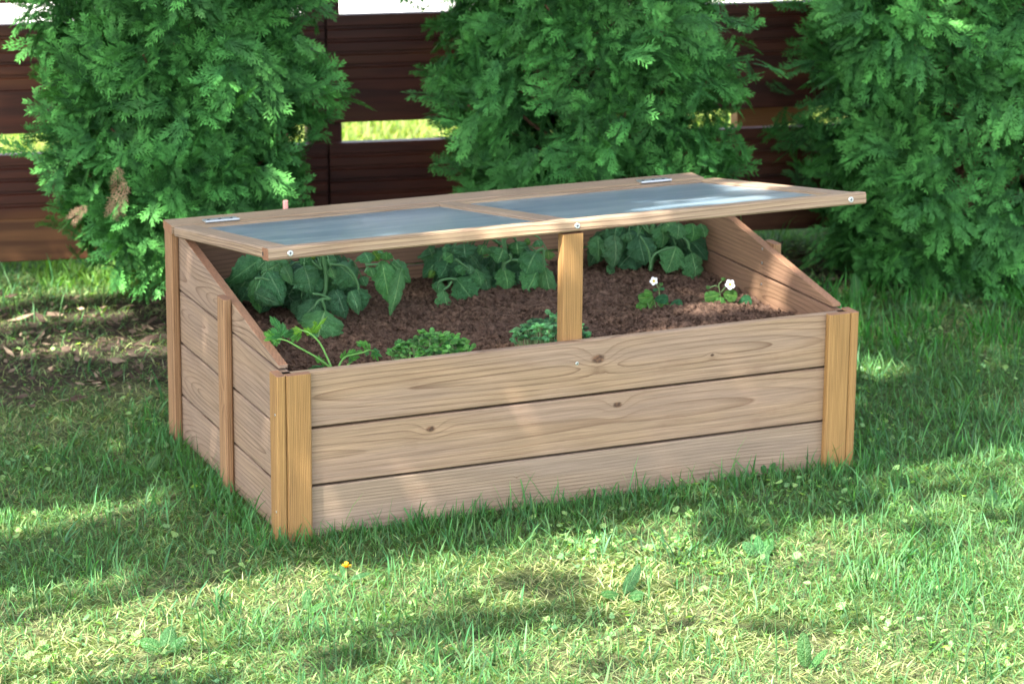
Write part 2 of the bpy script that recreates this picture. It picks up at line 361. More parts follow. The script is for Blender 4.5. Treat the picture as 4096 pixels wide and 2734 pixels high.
# L-shaped corner posts
def post(sx, back, mt):
    B = MB(); h = .441 if back else HF+.0015
    zz = lambda x: x if sx == 0 else WX-x
    ya, yb = (0, .018) if not back else (D-.018, D)
    xs = sorted((zz(.0188), zz(.0665))); prism(B, rect(xs[0], xs[1], ya, yb, .003), (0, 0, 0), X, Y, Z, h, end_mi=1)
    xs = sorted((zz(0), zz(.0179))); ys = (0.0004, .047) if not back else (D-.047, D-.0004)
    prism(B, rect(xs[0], xs[1], ys[0], ys[1], .003), (0, 0, 0), X, Y, Z, h, end_mi=1)
    B.build('corner_post', [mt, M_end], CFR, shear=RK, bevel=.001)
post(0, 0, M_post); post(1, 0, M_post); post(0, 1, M_postb); post(1, 1, M_postb)
for sx in (0, 1):
    x0, x1 = (0, .0178) if sx == 0 else (WX-.0178, WX)
    B = MB(); hl, hr = (.383, .389)
    k = rect(x0, x1, .334, .380, .004); prism(B, k, (0, 0, 0), X, Y, Z, .386, goff=(0, -.003, 0), end_mi=1); B.build('batten', [M_postb, M_end], CFR, shear=RK, bevel=.001)
# fixed back rail with hinges
B = MB(); prism(B, rect(YH+.0015, D+.002, ZS-.0172, ZS+.0008, .002), (-.0005, 0, 0), Y, Z, X, 1.193, goff=(8., 0, .01), end_mi=1)
B.build('back_rail', [M_rail, M_end], CFR, shear=RK)
for hx in (.07, 1.042):
    B = MB(); z = ZS+.0008
    for (x0, x1, y0, y1) in ((hx, hx+.072, YH+.004, YH+.030),):
        prism(B, rect(x0, x1, y0, y1, .003), (0, 0, z), X, Y, Z, .0016)
    for k in range(3): 
        c = (hx+.012+.024*k, YH+.018, z+.0016); disk(B, c, Z, .0035, .0008, 10, mi=1)
    tube(B, [(hx, YH+.002, z+.001), (hx+.072, YH+.002, z+.001)], .0032, .0032, (1, 1, 1), 10)
    B.build('hinge', [M_metal, M_recess], CFR, shear=RK)
# lid
TH = .1399; E1 = np.array([0, -math.cos(TH), math.sin(TH)]); E2 = np.array([0, math.sin(TH), math.cos(TH)]); LO = np.array([0, YH, ZS]); LL = .6579
XL, XR = -.0014, 1.2244; TK = .0225
def lidp(a, b, c): return LO+np.array([a, 0, 0])+E1*b+E2*c
B = MB()
fr0 = LL-.038
prism(B, rect(fr0, LL, -TK, 0, .003), lidp(XL, 0, 0), E1, E2, X, XR-XL, end_mi=1)                    # front rail
for a0, a1 in ((XL+.004, XL+.050), (.566, .609), (XR-.052, XR-.006)):                                    # side rails and centre bar
    prism(B, rect(a0, a1, -TK+.001, -.0008, .003), lidp(0, .004, 0), X, E2, E1, fr0-.0052)
for a0, a1 in ((XL+.051, .565), (.610, XR-.053)):
    prism(B, rect(.003, .032, -TK+.002, -.002, .002), lidp(a0, 0, 0), E1, E2, X, a1-a0)
LID = B.build('lid', [M_rail, M_end], CFR, shear=RK)
LID['label'] = 'propped open lid frame with two hazy panes'
for a0, a1 in ((XL+.0515, .5645), (.6105, XR-.0535)):
    B = MB(); prism(B, rect(.0325, fr0-.0005, -.0105, -.0065, .0005), lidp(a0, 0, 0), E1, E2, X, a1-a0); o = B.build('pane', M_pane, LID, shear=RK)
B = MB(); hole = [lidp(XL-.0004, fr0+.002, -.008), lidp(XL-.0004, fr0+.009, -.008), lidp(XL-.0004, fr0+.009, -.015), lidp(XL-.0004, fr0+.002, -.015)]
B.add(hole, [(0, 1, 2, 3)]); B.build('groove_end', M_recess, LID, shear=RK)
for a in (.040, .6065, XR-.034): screw(LID, lidp(a, LL, -.012), E1, .0056, RK)
# prop
B = MB(); prism(B, rect(.578, .621, .0375, .062, .002), (0, 0, .285), X, Y, Z, .238, end_mi=1); B.build('prop_stick', [M_post, M_end], CFR, shear=RK)
screw(CFR, (.602, .018, .275), (0, -1, 0), .0034, RK)
for z in (.245, .06): screw(CFR, (-.0002, .012, z), (-1, 0, 0), .0026, RK)
for y, z in ((.352, .375), (.352, .345), (.352, .30)): screw(CFR, (WX-.0362, y, z), (-1, 0, 0), .0028, RK)

# soil
nx, ny = 420, 260; gx, gy = np.meshgrid(np.linspace(.037, WX-.037, nx), np.linspace(.037, .7150, ny))
def soil_h(x, y):
    return .268+.030*np.clip((y-.1)/.6, 0, 1)-.022*np.clip((x-.95)/.25, 0, 1)*np.clip(y/.5, 0, 1)+.018*(fbm(x, y, 14, 3)-.5)
bigh = soil_h(gx, gy)+.016*(fbm(gx, gy, 38, 11)-.5)+.014*(fbm(gx, gy, 120, 21)-.5)
V = np.stack([gx+RK*bigh, gy, bigh], -1).reshape(-1, 3); i = np.arange(ny-1)[:, None]*nx+np.arange(nx-1)[None]; i = i.ravel()
F = np.stack([i, i+1, i+nx+1, i+nx], -1)
# crumbs on top of the bed
cn = 11000; cx_ = rng.uniform(.05, WX-.05, cn); cy_ = rng.uniform(.05, .70, cn); ch = soil_h(cx_, cy_); cr = rng.gamma(1.6, .0012, cn)+.0008
oc = np.array([(1, 0, 0), (0, 1, 0), (-1, 0, 0), (0, -1, 0), (0, 0, 1), (0, 0, -1)], float); of = np.array([(0, 1, 4), (1, 2, 4), (2, 3, 4), (3, 0, 4), (1, 0, 5), (2, 1, 5), (3, 2, 5), (0, 3, 5)])
cv = np.stack([cx_, cy_, ch+.002], -1)[:, None]+oc[None]*cr[:, None, None]*rng.uniform(.6, 1.5, (cn, 6, 1)); cf = (np.arange(cn)[:, None, None]*6+of[None]).reshape(-1, 3)
Fq = np.concatenate([F[:, [0, 1, 2]], F[:, [0, 2, 3]], cf+len(V)]); V = np.concatenate([V, cv.reshape(-1, 3)])
o = fast_mesh('soil', V, Fq, np.ones((len(V), 3)), M_soil, smooth=True); tag(o, 'crumbly dark brown potting soil filling the cold frame', 'soil', kind='stuff')

# ---------------------------------------------------------------- fence
FA = math.radians(-13); FD = np.array([math.cos(FA), math.sin(FA), 0]); FN = np.array([math.sin(FA), -math.cos(FA), 0])   # FN faces the camera
FO = np.array([0, 2.28, 0])
FEN = empty('wooden_fence', tuple(FO)); tag(FEN, 'dark red brown fence of paired horizontal boards behind the conifers', 'fence')
def groove(z0, z1, n, t=.028, gd=.006):
    p = [(z0, 0), (z0, -t), (z1, -t), (z1, 0)]; st = (z1-z0)/(n+1)
    for k in range(n, 0, -1):
        c = z0+st*k; p += [(c+.006, 0), (c+.003, -gd), (c-.003, -gd), (c-.006, 0)]
    return p
z = .04
s0, s1 = -3.2, 5.2
for k in range(3):
    for (h, n) in ((.112, 0), (.165, 4)):
        cuts = [s0, .83, 2.75, s1]
        for a, b in zip(cuts[:-1], cuts[1:]):
            B = MB(); pr = groove(z, z+h, n) if n else rect(z, z+h, -.028, -.001, .002)
            prism(B, pr, FO+FD*(a+.004), Z, FN, FD, b-a-.008); B.build('fence_board', M_fence if (k or n) else M_fence_low, FEN)
        z += h+.0006
    z += .0525
for s in (-2.6, -.95, .825, 2.745, 4.9):
    B = MB(); prism(B, rect(-.045, .045, -.12, -.031, .004), FO+FD*s, FD, FN, Z, z+.02); B.build('fence_post', M_fence, FEN)
# pieces glimpsed round the fence
B = MB(); q = at(1760, 256, 1.96); prism(B, rect(-.035, .035, -.02, .02, .002), (q[0]-.10, 1.96, q[2]), Z, Y, X, .22); tag(B.build('timber_offcut', M_post), 'short tan timber glimpsed between the second and third conifers', 'timber')
B = MB(); q = at(655, 466, 1.3); prism(B, rect(-.005, .005, -.005, .005, .0015), (q[0], 1.3, 0), X, Y, Z, q[2]+.006); tag(B.build('marker_stake', simple('pale_pink_paint', (.34, .17, .16), .6, .3, 0, 60, .1)), 'pale pink stake standing just behind the cold frame back rail', 'stake')

# ---------------------------------------------------------------- conifers
def spray_tpl(seed, wk=1.0):
    r = np.random.default_rng(seed); V = []; T = []
    def q(p, d, l, w):
        p = np.array(p); d = np.array(d); s = np.array([-d[1], d[0]])
        w = w*wk; V.extend([p, p+d*l*.45+s*w, p+d*l, p+d*l*.45-s*w]); T.extend([.0, .3, 1, .3])
    # main axis
    q((0, 0), (1, 0), 1, .026)
    n = 6
    for k in range(n):
        t = .12+.78*k/(n-1)
        for sd in (-1, 1):
            tt = t+(.05 if sd > 0 else 0); ang = math.radians(r.uniform(26, 42))*sd; L = (.50*math.sin(math.pi*min(1, .22+.70*(1-tt)))+.05)*r.uniform(.8, 1.15)
            p = np.array([tt, 0]); d = np.array([math.cos(ang), math.sin(ang)]); q(p, d, L, .025)
            m_ = 3 if L > .28 else 2
            for j in range(m_):
                u = .28+.58*j/(m_-1 if m_ > 1 else 1)
                for s2 in (-1, 1):
                    a2 = ang+s2*math.radians(r.uniform(20, 38)); l2 = L*(.50-.26*u)*r.uniform(.8, 1.2)+.03
                    q(p+d*L*u, (math.cos(a2), math.sin(a2)), l2, .023)
    return np.array(V), np.array(T)
TPL = [spray_tpl(s) for s in range(5)]; DEADT = spray_tpl(9, .5)
def norm(a): return a/np.maximum(np.linalg.norm(a, axis=-1, keepdims=True), 1e-9)
def thuja(x, y, prof, seed, label, n=2300, dead=(), hgt=1.75, zmin=.03):
    r = np.random.default_rng(seed); root = empty('thuja_tree', (x, y, 0)); tag(root, label, 'conifer', 'row of conifers along the fence')
    zz = np.array([p[0] for p in prof]); rr = np.array([p[1] for p in prof])
    ph0 = r.uniform(0, 6.28, 6)
    def rad(z, ph):
        b = np.interp(z, zz, rr); 
        return b*(1+.12*np.sin(3*ph+ph0[0]+z*5)+.12*np.sin(5*ph+ph0[1]-z*13)+.10*np.sin(2*ph+ph0[2]+z*21))
    # branch tips in clumps, each with a fan of sprays
    nb = n//9; Vs = []; Cs = []; tk = MB()
    zt = np.where(r.random(nb) < .72, r.uniform(zmin, .95, nb), r.uniform(.9, hgt, nb)); pt = r.uniform(0, 2*math.pi, nb)
    allp = []; alld = []; alln = []; alls = []; allc = []
    for b in range(nb):
        z, ph = zt[b], pt[b]; R = rad(z, ph)*r.uniform(.72, 1.0); out = np.array([math.cos(ph), math.sin(ph), 0]); tan = np.array([-math.sin(ph), math.cos(ph), 0])
        tip = np.array([x, y, z])+out*R; zb = max(.04, z-R*r.uniform(.35, .8)); base = np.array([x, y, zb])
        mid = base+(tip-base)*.55+np.array([0, 0, -.03])
        if b % 3 == 0: tube(tk, bez([base, mid, tip-(tip-mid)*.3], 3), .007, .0025, (1, 1, 1), 4)
        bd = norm(tip-mid); shade = r.uniform(.6, 1.25); yel = r.uniform(0, 1)
        cn = norm(out*.9+tan*r.uniform(-.6, .6)+np.array([0, 0, r.uniform(-.1, 1.0)]))
        bdroop = norm(bd*.35+tan*r.uniform(-.8, .8)+np.array([0, 0, r.uniform(-.75, .65)]))
        for k in range(9):
            u = r.uniform(.45, 1.0); p = mid+(tip-mid)*u+r.normal(0, .030, 3)
            d = norm(bdroop+out*r.uniform(.0, .55)+r.normal(0, .38, 3)); nn = norm(cn+r.normal(0, .35, 3)); nn = norm(nn-d*np.dot(nn, d))
            allp.append(p); alld.append(d); alln.append(nn); alls.append(r.uniform(.048, .090)); allc.append((shade*r.uniform(.85, 1.15), yel))
    P = np.array(allp); Dd = np.array(alld); N = np.array(alln); S = np.array(alls); Cc = np.array(allc); B_ = np.cross(N, Dd)
    outV = []; outC = []
    ti = r.integers(0, 5, len(P))
    for t in range(5):
        k = np.where(ti == t)[0]; tv, tt = TPL[t]; mq = len(tv)
        sx = tv[:, 0][None]*S[k][:, None]; sy = tv[:, 1][None]*S[k][:, None]; bend = r.uniform(.1, .5, len(k))[:, None]; cup = r.uniform(-.6, .3, len(k))[:, None]
        sz = (-bend*tv[:, 0][None]**2*.45+cup*np.abs(tv[:, 1][None])*.35+r.normal(0, .008, (len(k), mq)))*S[k][:, None]
        v = P[k][:, None]+Dd[k][:, None]*sx[..., None]+B_[k][:, None]*sy[..., None]+N[k][:, None]*sz[..., None]
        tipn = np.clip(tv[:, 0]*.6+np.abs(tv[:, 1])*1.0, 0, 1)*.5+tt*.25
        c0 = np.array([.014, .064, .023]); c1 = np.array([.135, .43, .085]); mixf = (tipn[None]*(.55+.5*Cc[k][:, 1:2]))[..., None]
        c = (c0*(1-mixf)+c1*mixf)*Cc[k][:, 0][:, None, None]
        outV.append(v.reshape(-1, 3)); outC.append(c.reshape(-1, 3))
    V = np.concatenate(outV); C_ = np.concatenate(outC); V[:, 2] = np.maximum(V[:, 2], .012)
    F = np.arange(len(V)).reshape(-1, 4)
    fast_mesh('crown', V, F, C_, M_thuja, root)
    tube(tk, bez([(x, y, -.02), (x+.01, y, .5), (x-.01, y+.01, 1.1), (x, y, hgt*.95)], 6), .032, .008, (1, 1, 1), 8); 
    tk.build('trunk', M_bark, root, smooth=True); 
    for (q, dd, s) in dead:
        tv, tt = DEADT; q = np.array(q); dd = norm(np.array(dd)); nn = norm(np.array([-.2, -1, .2])); nn = norm(nn-dd*np.dot(nn, dd)); bb = np.cross(nn, dd)
        v = q+dd*tv[:, :1]*s+bb*tv[:, 1:2]*s*1.0+nn*(-.35*tv[:, :1]**2)*s
        o = fast_mesh('dead_spray', v, np.arange(len(v)).reshape(-1, 4), np.tile([.33, .22, .14], (len(v), 1)), M_litter, root); o['label'] = 'dried tan sprays hanging in the crown'
    return root
dz = [(at(275, 375, 1.36), (-.1, 0, -1), .055), (at(295, 410, 1.36), (-.45, 0, -1), .07), (at(285, 440, 1.37), (-.3, 0, -.5), .055), (at(205, 470, 1.40), (-.7, 0, -.5), .045)]
PR1 = [(0, .16), (.10, .23), (.33, .235), (.49, .29), (.7, .275), (.85, .31), (1.1, .28), (1.5, .17), (1.8, .04)]
thuja(.315, 1.72, PR1, 11, 'green conifer with tan dried sprays behind the hinged left end of the cold frame', dead=dz, n=5600, zmin=.19)
PR2 = [(0, .20), (.1, .26), (.3, .29), (.5, .325), (.8, .34), (1.1, .30), (1.5, .18), (1.8, .04)]
thuja(1.285, 1.50, PR2, 12, 'bushy green conifer rising behind the centre and right of the lid', n=5900)
PR3 = [(0, .16), (.06, .26), (.25, .35), (.55, .385), (.9, .39), (1.1, .34), (1.5, .18), (1.8, .04)]
thuja(2.245, 1.34, PR3, 13, 'dark green conifer at the right edge with bare earth at its foot', n=6300)
thuja(-.74, 1.92, PR1, 14, 'conifer mostly outside the left edge, only its branch tips showing', n=700)
# ---------------------------------------------------------------- grass
def frustum_w(x, y, margin=.25):
    d = np.stack([x, y, np.zeros_like(x)], -1)-CAM; zc = d@CF; u = (d@CR)/zc; v = (d@CU)/zc
    hx, hy = 2048/FPX, 1367/FPX; mx = margin/np.maximum(zc, 1)
    return (np.abs(u) < hx+mx*.9) & (np.abs(v) < hy+mx*.6) & (zc > 0)
def lawn_pts(n, y0=-1.75, y1=2.7, dens=None):
    x = rng.uniform(-1.3, 3.2, n); y = rng.uniform(y0, y1, n); k = frustum_w(x, y) | (rng.random(n) < .10)
    inside = (x > .012) & (x < 1.19) & (y > .012) & (y < .745); k &= ~inside
    x, y = x[k], y[k]
    if dens is not None: k = rng.random(len(x)) < dens(x, y); x, y = x[k], y[k]
    return x, y
def stripf(x, y):
    v = y+.2*x+(fbm(x, y, 2.5, 4)-.5)*.5
    return np.clip((v-.25*x-1.0)/.25, 0, 1)*np.clip((2.2-v)/.25, 0, 1)
def blades(x, y, L, w, lean, c0, c1, var=.2, bendk=1.0, z0=0.0, k=3):
    n = len(x); az = rng.uniform(0, 2*math.pi, n); a0 = lean; bend = rng.uniform(.1, 1.2, n)*bendk
    hd = np.stack([np.cos(az), np.sin(az), np.zeros(n)], -1); tw = az+math.pi/2+rng.normal(0, .5, n); sd = np.stack([np.cos(tw), np.sin(tw), np.zeros(n)], -1)
    P = np.stack([x, y, np.full(n, z0)], -1); pts = [P]; 
    for i in range(k):
        a = np.minimum(a0+bend*(i/k), 1.75); st = (hd*np.sin(a)[:, None]+np.array([0, 0, 1])*np.cos(a)[:, None])*(L/k)[:, None]; P = P+st; P[:, 2] = np.maximum(P[:, 2], .003); pts.append(P)
    V = np.zeros((n, 2*k+1, 3)); prof = [.75, 1.0, .72, .5][:k]
    for i in range(k):
        o = sd*(w*prof[i]*.5)[:, None]; V[:, 2*i] = pts[i]-o; V[:, 2*i+1] = pts[i]+o
    V[:, 2*k] = pts[k]; f = []
    for i in range(k-1): f += [(2*i, 2*i+1, 2*i+3), (2*i, 2*i+3, 2*i+2)]
    f += [(2*k-2, 2*k-1, 2*k)]; f = np.array(f); F = (np.arange(n)[:, None, None]*(2*k+1)+f[None]).reshape(-1, 3)
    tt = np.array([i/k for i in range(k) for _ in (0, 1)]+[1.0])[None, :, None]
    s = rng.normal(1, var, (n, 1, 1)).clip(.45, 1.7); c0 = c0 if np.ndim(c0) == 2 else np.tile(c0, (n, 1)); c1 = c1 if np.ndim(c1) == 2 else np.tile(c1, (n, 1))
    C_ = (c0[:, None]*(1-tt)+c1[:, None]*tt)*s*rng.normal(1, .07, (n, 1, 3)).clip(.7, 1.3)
    return V.reshape(-1, 3), F, C_.reshape(-1, 3)
def merge(parts):
    Vs, Fs, Cs, k = [], [], [], 0
    for V, F, C_ in parts: Vs.append(V); Fs.append(F+k); Cs.append(C_); k += len(V)
    return np.concatenate(Vs), np.concatenate(Fs), np.concatenate(Cs)
def mixc(a, b, f): return np.array(a)[None]*(1-f[:, None])+np.array(b)[None]*f[:, None]
parts = []
# moss and clippings lying flat
lush = lambda x, y: fbm(x, y, 2.2, 31)
x, y = lawn_pts(330000, dens=lambda x, y: 1-.55*stripf(x, y))
f = np.clip((.60-lush(x, y))*2.6+rng.normal(0, .38, len(x)), 0, 1)
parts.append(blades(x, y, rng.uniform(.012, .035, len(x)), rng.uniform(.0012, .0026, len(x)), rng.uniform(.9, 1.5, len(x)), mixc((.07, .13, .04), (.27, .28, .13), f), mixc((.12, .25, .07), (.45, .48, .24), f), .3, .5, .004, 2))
# short green blades
x, y = lawn_pts(420000, dens=lambda x, y: (.16+.75*np.clip((lush(x, y)-.3)*2.2, 0, 1))*(1-.9*stripf(x, y)))
f = np.clip(rng.normal(.4, .3, len(x)), 0, 1)
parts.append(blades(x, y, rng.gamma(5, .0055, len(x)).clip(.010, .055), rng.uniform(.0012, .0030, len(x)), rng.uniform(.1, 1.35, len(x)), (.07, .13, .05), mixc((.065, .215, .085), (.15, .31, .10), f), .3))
# taller blades in tufts
x, y = lawn_pts(90000, dens=lambda x, y: (np.clip((vnoise(x, y, 11, 5)-.50)*2.6, 0.03, 1)*np.clip((lush(x, y)-.36)*3+.25, .1, 1))*(1-.85*stripf(x, y)))
f = np.clip(rng.normal(.35, .3, len(x)), 0, 1)
parts.append(blades(x, y, rng.gamma(5, .0092, len(x)).clip(.02, .11), rng.uniform(.0018, .0044, len(x)), rng.uniform(.0, .75, len(x)), (.06, .13, .05), mixc((.060, .215, .085), (.15, .33, .10), f), .28, 1.0))
# long grass along the cold frame foot and the edge of the earth strip
def edge_pts(n):
    t = rng.random(n); side = rng.random(n); x = np.where(side < .6, rng.uniform(-.02, 1.25, n), rng.normal(-.03, .02, n)); y = np.where(side < .6, rng.normal(-.03, .025, n), rng.uniform(-.05, .8, n))
    k = ~((x > .0) & (x < 1.2) & (y > .0) & (y < .75)); return x[k], y[k]
x, y = edge_pts(1700); parts.append(blades(x, y, rng.gamma(5, .0070, len(x)).clip(.015, .09), rng.uniform(.0018, .0036, len(x)), rng.uniform(.0, .6, len(x)), (.06, .14, .035), (.06, .20, .07), .2))
n = 11000; x = rng.uniform(1.25, 3.0, n); y = rng.normal(0, .16, n)+1.16-.2*(x-1.3)*1.4; k = rng.random(n) < np.clip((vnoise(x, y, 9, 2)-.35)*3, 0, 1); x, y = x[k], y[k]
parts.append(blades(x, y, rng.gamma(6, .0085, len(x)).clip(.03, .13), rng.uniform(.0025, .005, len(x)), rng.uniform(.0, .5, len(x)), (.05, .15, .03), (.06, .24, .045), .2))
n = 12000; x = rng.uniform(-.9, .45, n); y = rng.normal(2.2, .12, n)-.2*x; k = rng.random(n) < np.clip((vnoise(x, y, 8, 22)-.3)*3, 0, 1); x, y = x[k], y[k]
parts.append(blades(x, y, rng.gamma(5, .007, len(x)).clip(.02, .09), rng.uniform(.003, .006, len(x)), rng.uniform(.0, .8, len(x)), (.10, .17, .04), (.12, .26, .05), .25))
# beyond the fence: sunlit look put into the yellow-green blade colours
n = 70000; x = rng.uniform(-1, 5.5, n); y = rng.uniform(2.5, 6.2, n)-.1*x
parts.append(blades(x, y, rng.uniform(.03, .09, n), rng.uniform(.004, .009, n), rng.uniform(.1, 1.2, n), (.16, .22, .05), mixc((.13, .25, .04), (.40, .42, .15), rng.random(n)), .25, 1.0, 0, 2))
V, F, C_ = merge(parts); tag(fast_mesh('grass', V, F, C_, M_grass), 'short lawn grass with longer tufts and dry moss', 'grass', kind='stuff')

# low round-leaved weeds among the grass
def patch_leaves(n, size, fn):
    x, y = lawn_pts(n, dens=fn); n = len(x); s = rng.uniform(size[0], size[1], n); az = rng.uniform(0, 6.28, n); tilt = rng.uniform(-.6, .6, n); h = rng.uniform(.004, .020, n)
    K = 7; an = np.arange(K)*2*math.pi/K; rr = np.array([.9, 1.05, .95, 1.1, .9, 1.0, .75]); ux = np.cos(an)*rr; uy = np.sin(an)*rr*.8
    d = np.stack([np.cos(az), np.sin(az), np.sin(tilt)], -1); e = np.stack([-np.sin(az), np.cos(az), rng.uniform(-.5, .5, n)], -1)
    ctr = np.stack([x, y, h], -1); rim = ctr[:, None]+(d[:, None]*ux[None, :, None]+e[:, None]*uy[None, :, None])*s[:, None, None]; rim[..., 2] += rng.normal(0, .0012, (n, K)); rim[..., 2] = np.maximum(rim[..., 2], .003)
    V = np.concatenate([ctr[:, None]-np.array([0, 0, .002]), rim], 1); f = np.array([(0, 1+i, 1+(i+1) % K) for i in range(K)]); F = (np.arange(n)[:, None, None]*(K+1)+f[None]).reshape(-1, 3)
    f2 = rng.random(n); c = mixc((.05, .17, .06), (.12, .28, .08), f2)*rng.normal(1, .15, (n, 1)).clip(.6, 1.4); C_ = np.repeat(c[:, None], K+1, 1); C_[:, 0] *= 1.25
    return V.reshape(-1, 3), F, C_.reshape(-1, 3)
V, F, C_ = merge([patch_leaves(34000, (.003, .0085), lambda x, y: np.clip((vnoise(x, y, 6, 50)-.45)*2.6, .04, 1)*(1-.8*stripf(x, y))), patch_leaves(900, (.008, .012), lambda x, y: np.clip((vnoise(x, y, 3, 70)-.35)*1.6, 0.02, 1)*(1-.7*stripf(x, y)))])
tag(fast_mesh('ground_cover', V, F, C_, M_herb), 'small round clover-like weeds growing through the lawn', 'ground cover', kind='stuff')
# litter on the earth strip
n = 9000; x = rng.uniform(-1, 3.2, n); y = rng.uniform(1.0, 2.4, n)-.2*x*.9; k = (rng.random(n) < stripf(x, y)+.03) & ~((x > 0) & (x < 1.2) & (y < .8)); x, y = x[k], y[k]; n = len(x)
az = rng.uniform(0, 6.28, n); l = rng.gamma(2.2, .0042, n)+.003; w = l*rng.uniform(.12, .5, n); d = np.stack([np.cos(az), np.sin(az), rng.normal(0, .2, n)], -1)*l[:, None]; e = np.stack([-np.sin(az), np.cos(az), rng.normal(0, .3, n)], -1)*w[:, None]
c = np.stack([x, y, rng.uniform(.008, .02, n)], -1); V = np.stack([c-d, c-e, c+d, c+e], 1).reshape(-1, 3); V[:, 2] = np.maximum(V[:, 2], .003)
cc = np.repeat(mixc((.06, .04, .03), (.36, .26, .18), rng.random(n)**3), 4, 0)
tag(fast_mesh('leaf_litter', V, np.arange(4*n).reshape(-1, 4), cc, M_litter), 'dry leaves, twigs and crumbs scattered on the bare earth under the conifers', 'leaf litter', kind='stuff')

# ---------------------------------------------------------------- leaves as surfaces
def leaflet(B, p0, p1, w, face=(0, -1, .3), kind='tomato', bulge=.18, cup=.35, col=(.03, .12, .05), roll=0, nu=12, seed=None, curl=0.0):
    r = np.random.default_rng(seed if seed is not None else int(rng.integers(1e9)))
    p0 = np.array(p0, float); p1 = np.array(p1, float); ax = p1-p0; L = np.linalg.norm(ax); d = ax/L; fn = np.array(face, float)+r.normal(0, .15, 3); fn = fn-d*np.dot(fn, d); fn /= np.linalg.norm(fn)
    s = np.cross(d, fn); fn = fn*math.cos(roll)+s*math.sin(roll); s = np.cross(d, fn); nv = 6; nu = 18 if kind == 'tomato' else nu; t = np.linspace(0, 1, nu+1)
    if kind == 'tomato': W = np.sin(np.pi*np.clip(t, 0, 1)**.80)**.85*(1-.15*t); W *= 1+.075*np.sin(t*2*math.pi*3.4+r.uniform(0, 6))+.055*np.where(np.arange(nu+1) % 2, 1, -1)*(t < .93)
    elif kind == 'straw': W = np.sin(np.pi*np.clip(.06+.90*t**.95, 0, 1))**.55*(.55+.55*t)*(1+.07*np.where(np.arange(nu+1) % 2, 1, -1))
    elif kind == 'oval': W = np.sin(np.pi*(t*.96+.02)**.85)**.62
    elif kind == 'strap': W = np.sin(np.pi*(t*.9+.08)**1.25)**.7
    else: W = np.sin(np.pi*(t*.95+.02))**.6
    W = W*w*.5; W[-1] = w*.01; W[0] = w*.03
    V = []; G = []; C_ = []; ph = r.uniform(0, 6, 3)
    for i in range(nu+1):
        ti = t[i]; c = p0+d*L*ti+fn*L*bulge*math.sin(math.pi*ti)*1.0-fn*curl*L*ti*ti
        for j in range(nv+1):
            q = -1+2*j/nv; a = abs(q); amp = W[i]
            wob = (.16*math.sin(ti*17+ph[0]+q*2)+.10*math.sin(ti*29+q*5+ph[1]))*w*.5*(.3+.7*a)
            ed = 1+.06*math.sin(ti*40+q*3+ph[2])*(a > .9)
            V.append(c+s*q*amp*ed*math.cos(cup*a)-fn*(amp*a*a*math.sin(cup)*1.1)+fn*wob*.5+fn*(-.03*w if j == nv//2 else 0)); G.append((ti, q, 0)); C_.append(1.0)
    cc = np.array(col)*r.normal(1, .12)*r.normal(1, .05, 3)
    F = [(i*(nv+1)+j, i*(nv+1)+j+1, (i+1)*(nv+1)+j+1, (i+1)*(nv+1)+j) for i in range(nu) for j in range(nv)]
    B.add(V, F, col=np.tile(cc.clip(.004, .9), (len(V), 1)), g=G)
def lobed(B, p0, p1, w, face=(0, -1, .4), col=(.06, .2, .05), lobes=((0, 1., .34), (.55, .8, .28), (-.55, .8, .28), (1.0, .55, .22), (-1.0, .55, .22)), teeth=3):
    """parsley-like leaf: wedge lobes with notched ends fanning from the base"""
    p0 = np.array(p0, float); p1 = np.array(p1, float); ax = p1-p0; L = np.linalg.norm(ax); d = ax/L; fn = np.array(face, float)+rng.normal(0, .2, 3); fn -= d*np.dot(fn, d); fn /= np.linalg.norm(fn); s = np.cross(d, fn)*(w/L)
    for (a, ln, lw) in lobes:
        a += rng.normal(0, .06); dd = d*math.cos(a)+s*math.sin(a); sd = s*math.cos(a)-d*math.sin(a); ln = ln*L*rng.uniform(.85, 1.1); hw = lw*L
        pts = [(0, 0), (.45, -.55), (.72, -1.0), (.80, -.62), (.93, -.55), (.88, -.2), (1.05, 0), (.88, .2), (.93, .55), (.80, .62), (.72, 1.0), (.45, .55)]
        V = [p0+dd*ln*.45+fn*L*.05]; G = [(.45, 0, 0)]
        for u, v in pts: V.append(p0+dd*ln*u+sd*hw*v*.6-fn*L*(.12*u*u+.06*abs(v))+fn*rng.normal(0, .012)*L); G.append((u, v, 0))
        c = np.array(col)*rng.normal(1, .1); n = len(pts); B.add(V, [(0, 1+i, 1+(i+1) % n) for i in range(n)], col=np.tile(c, (len(V), 1)), g=G)
GRN = (.075, .18, .065)
def stem_part(root, pts, r0, r1, col, sides=6):
    q = MB(); tube(q, pts, r0, r1, col, sides); q.build('stem', M_stem, root, smooth=True)
def c6(x, y): return 516.1+x*.19533, 539.1+y*.19533
def c7(x, y): return 917.6+x*.20114, 516.1+y*.20114
def c8(x, y): return 1319+x*.20752, 487.5+y*.20752
def c5(x, y): return 573.5+x*.1709, 688.2+y*.1709
PXM = lambda Yd: FPX/((np.array([.5, Yd, .3])-CAM)@CF)/KD       # view pixels per metre at depth Yd

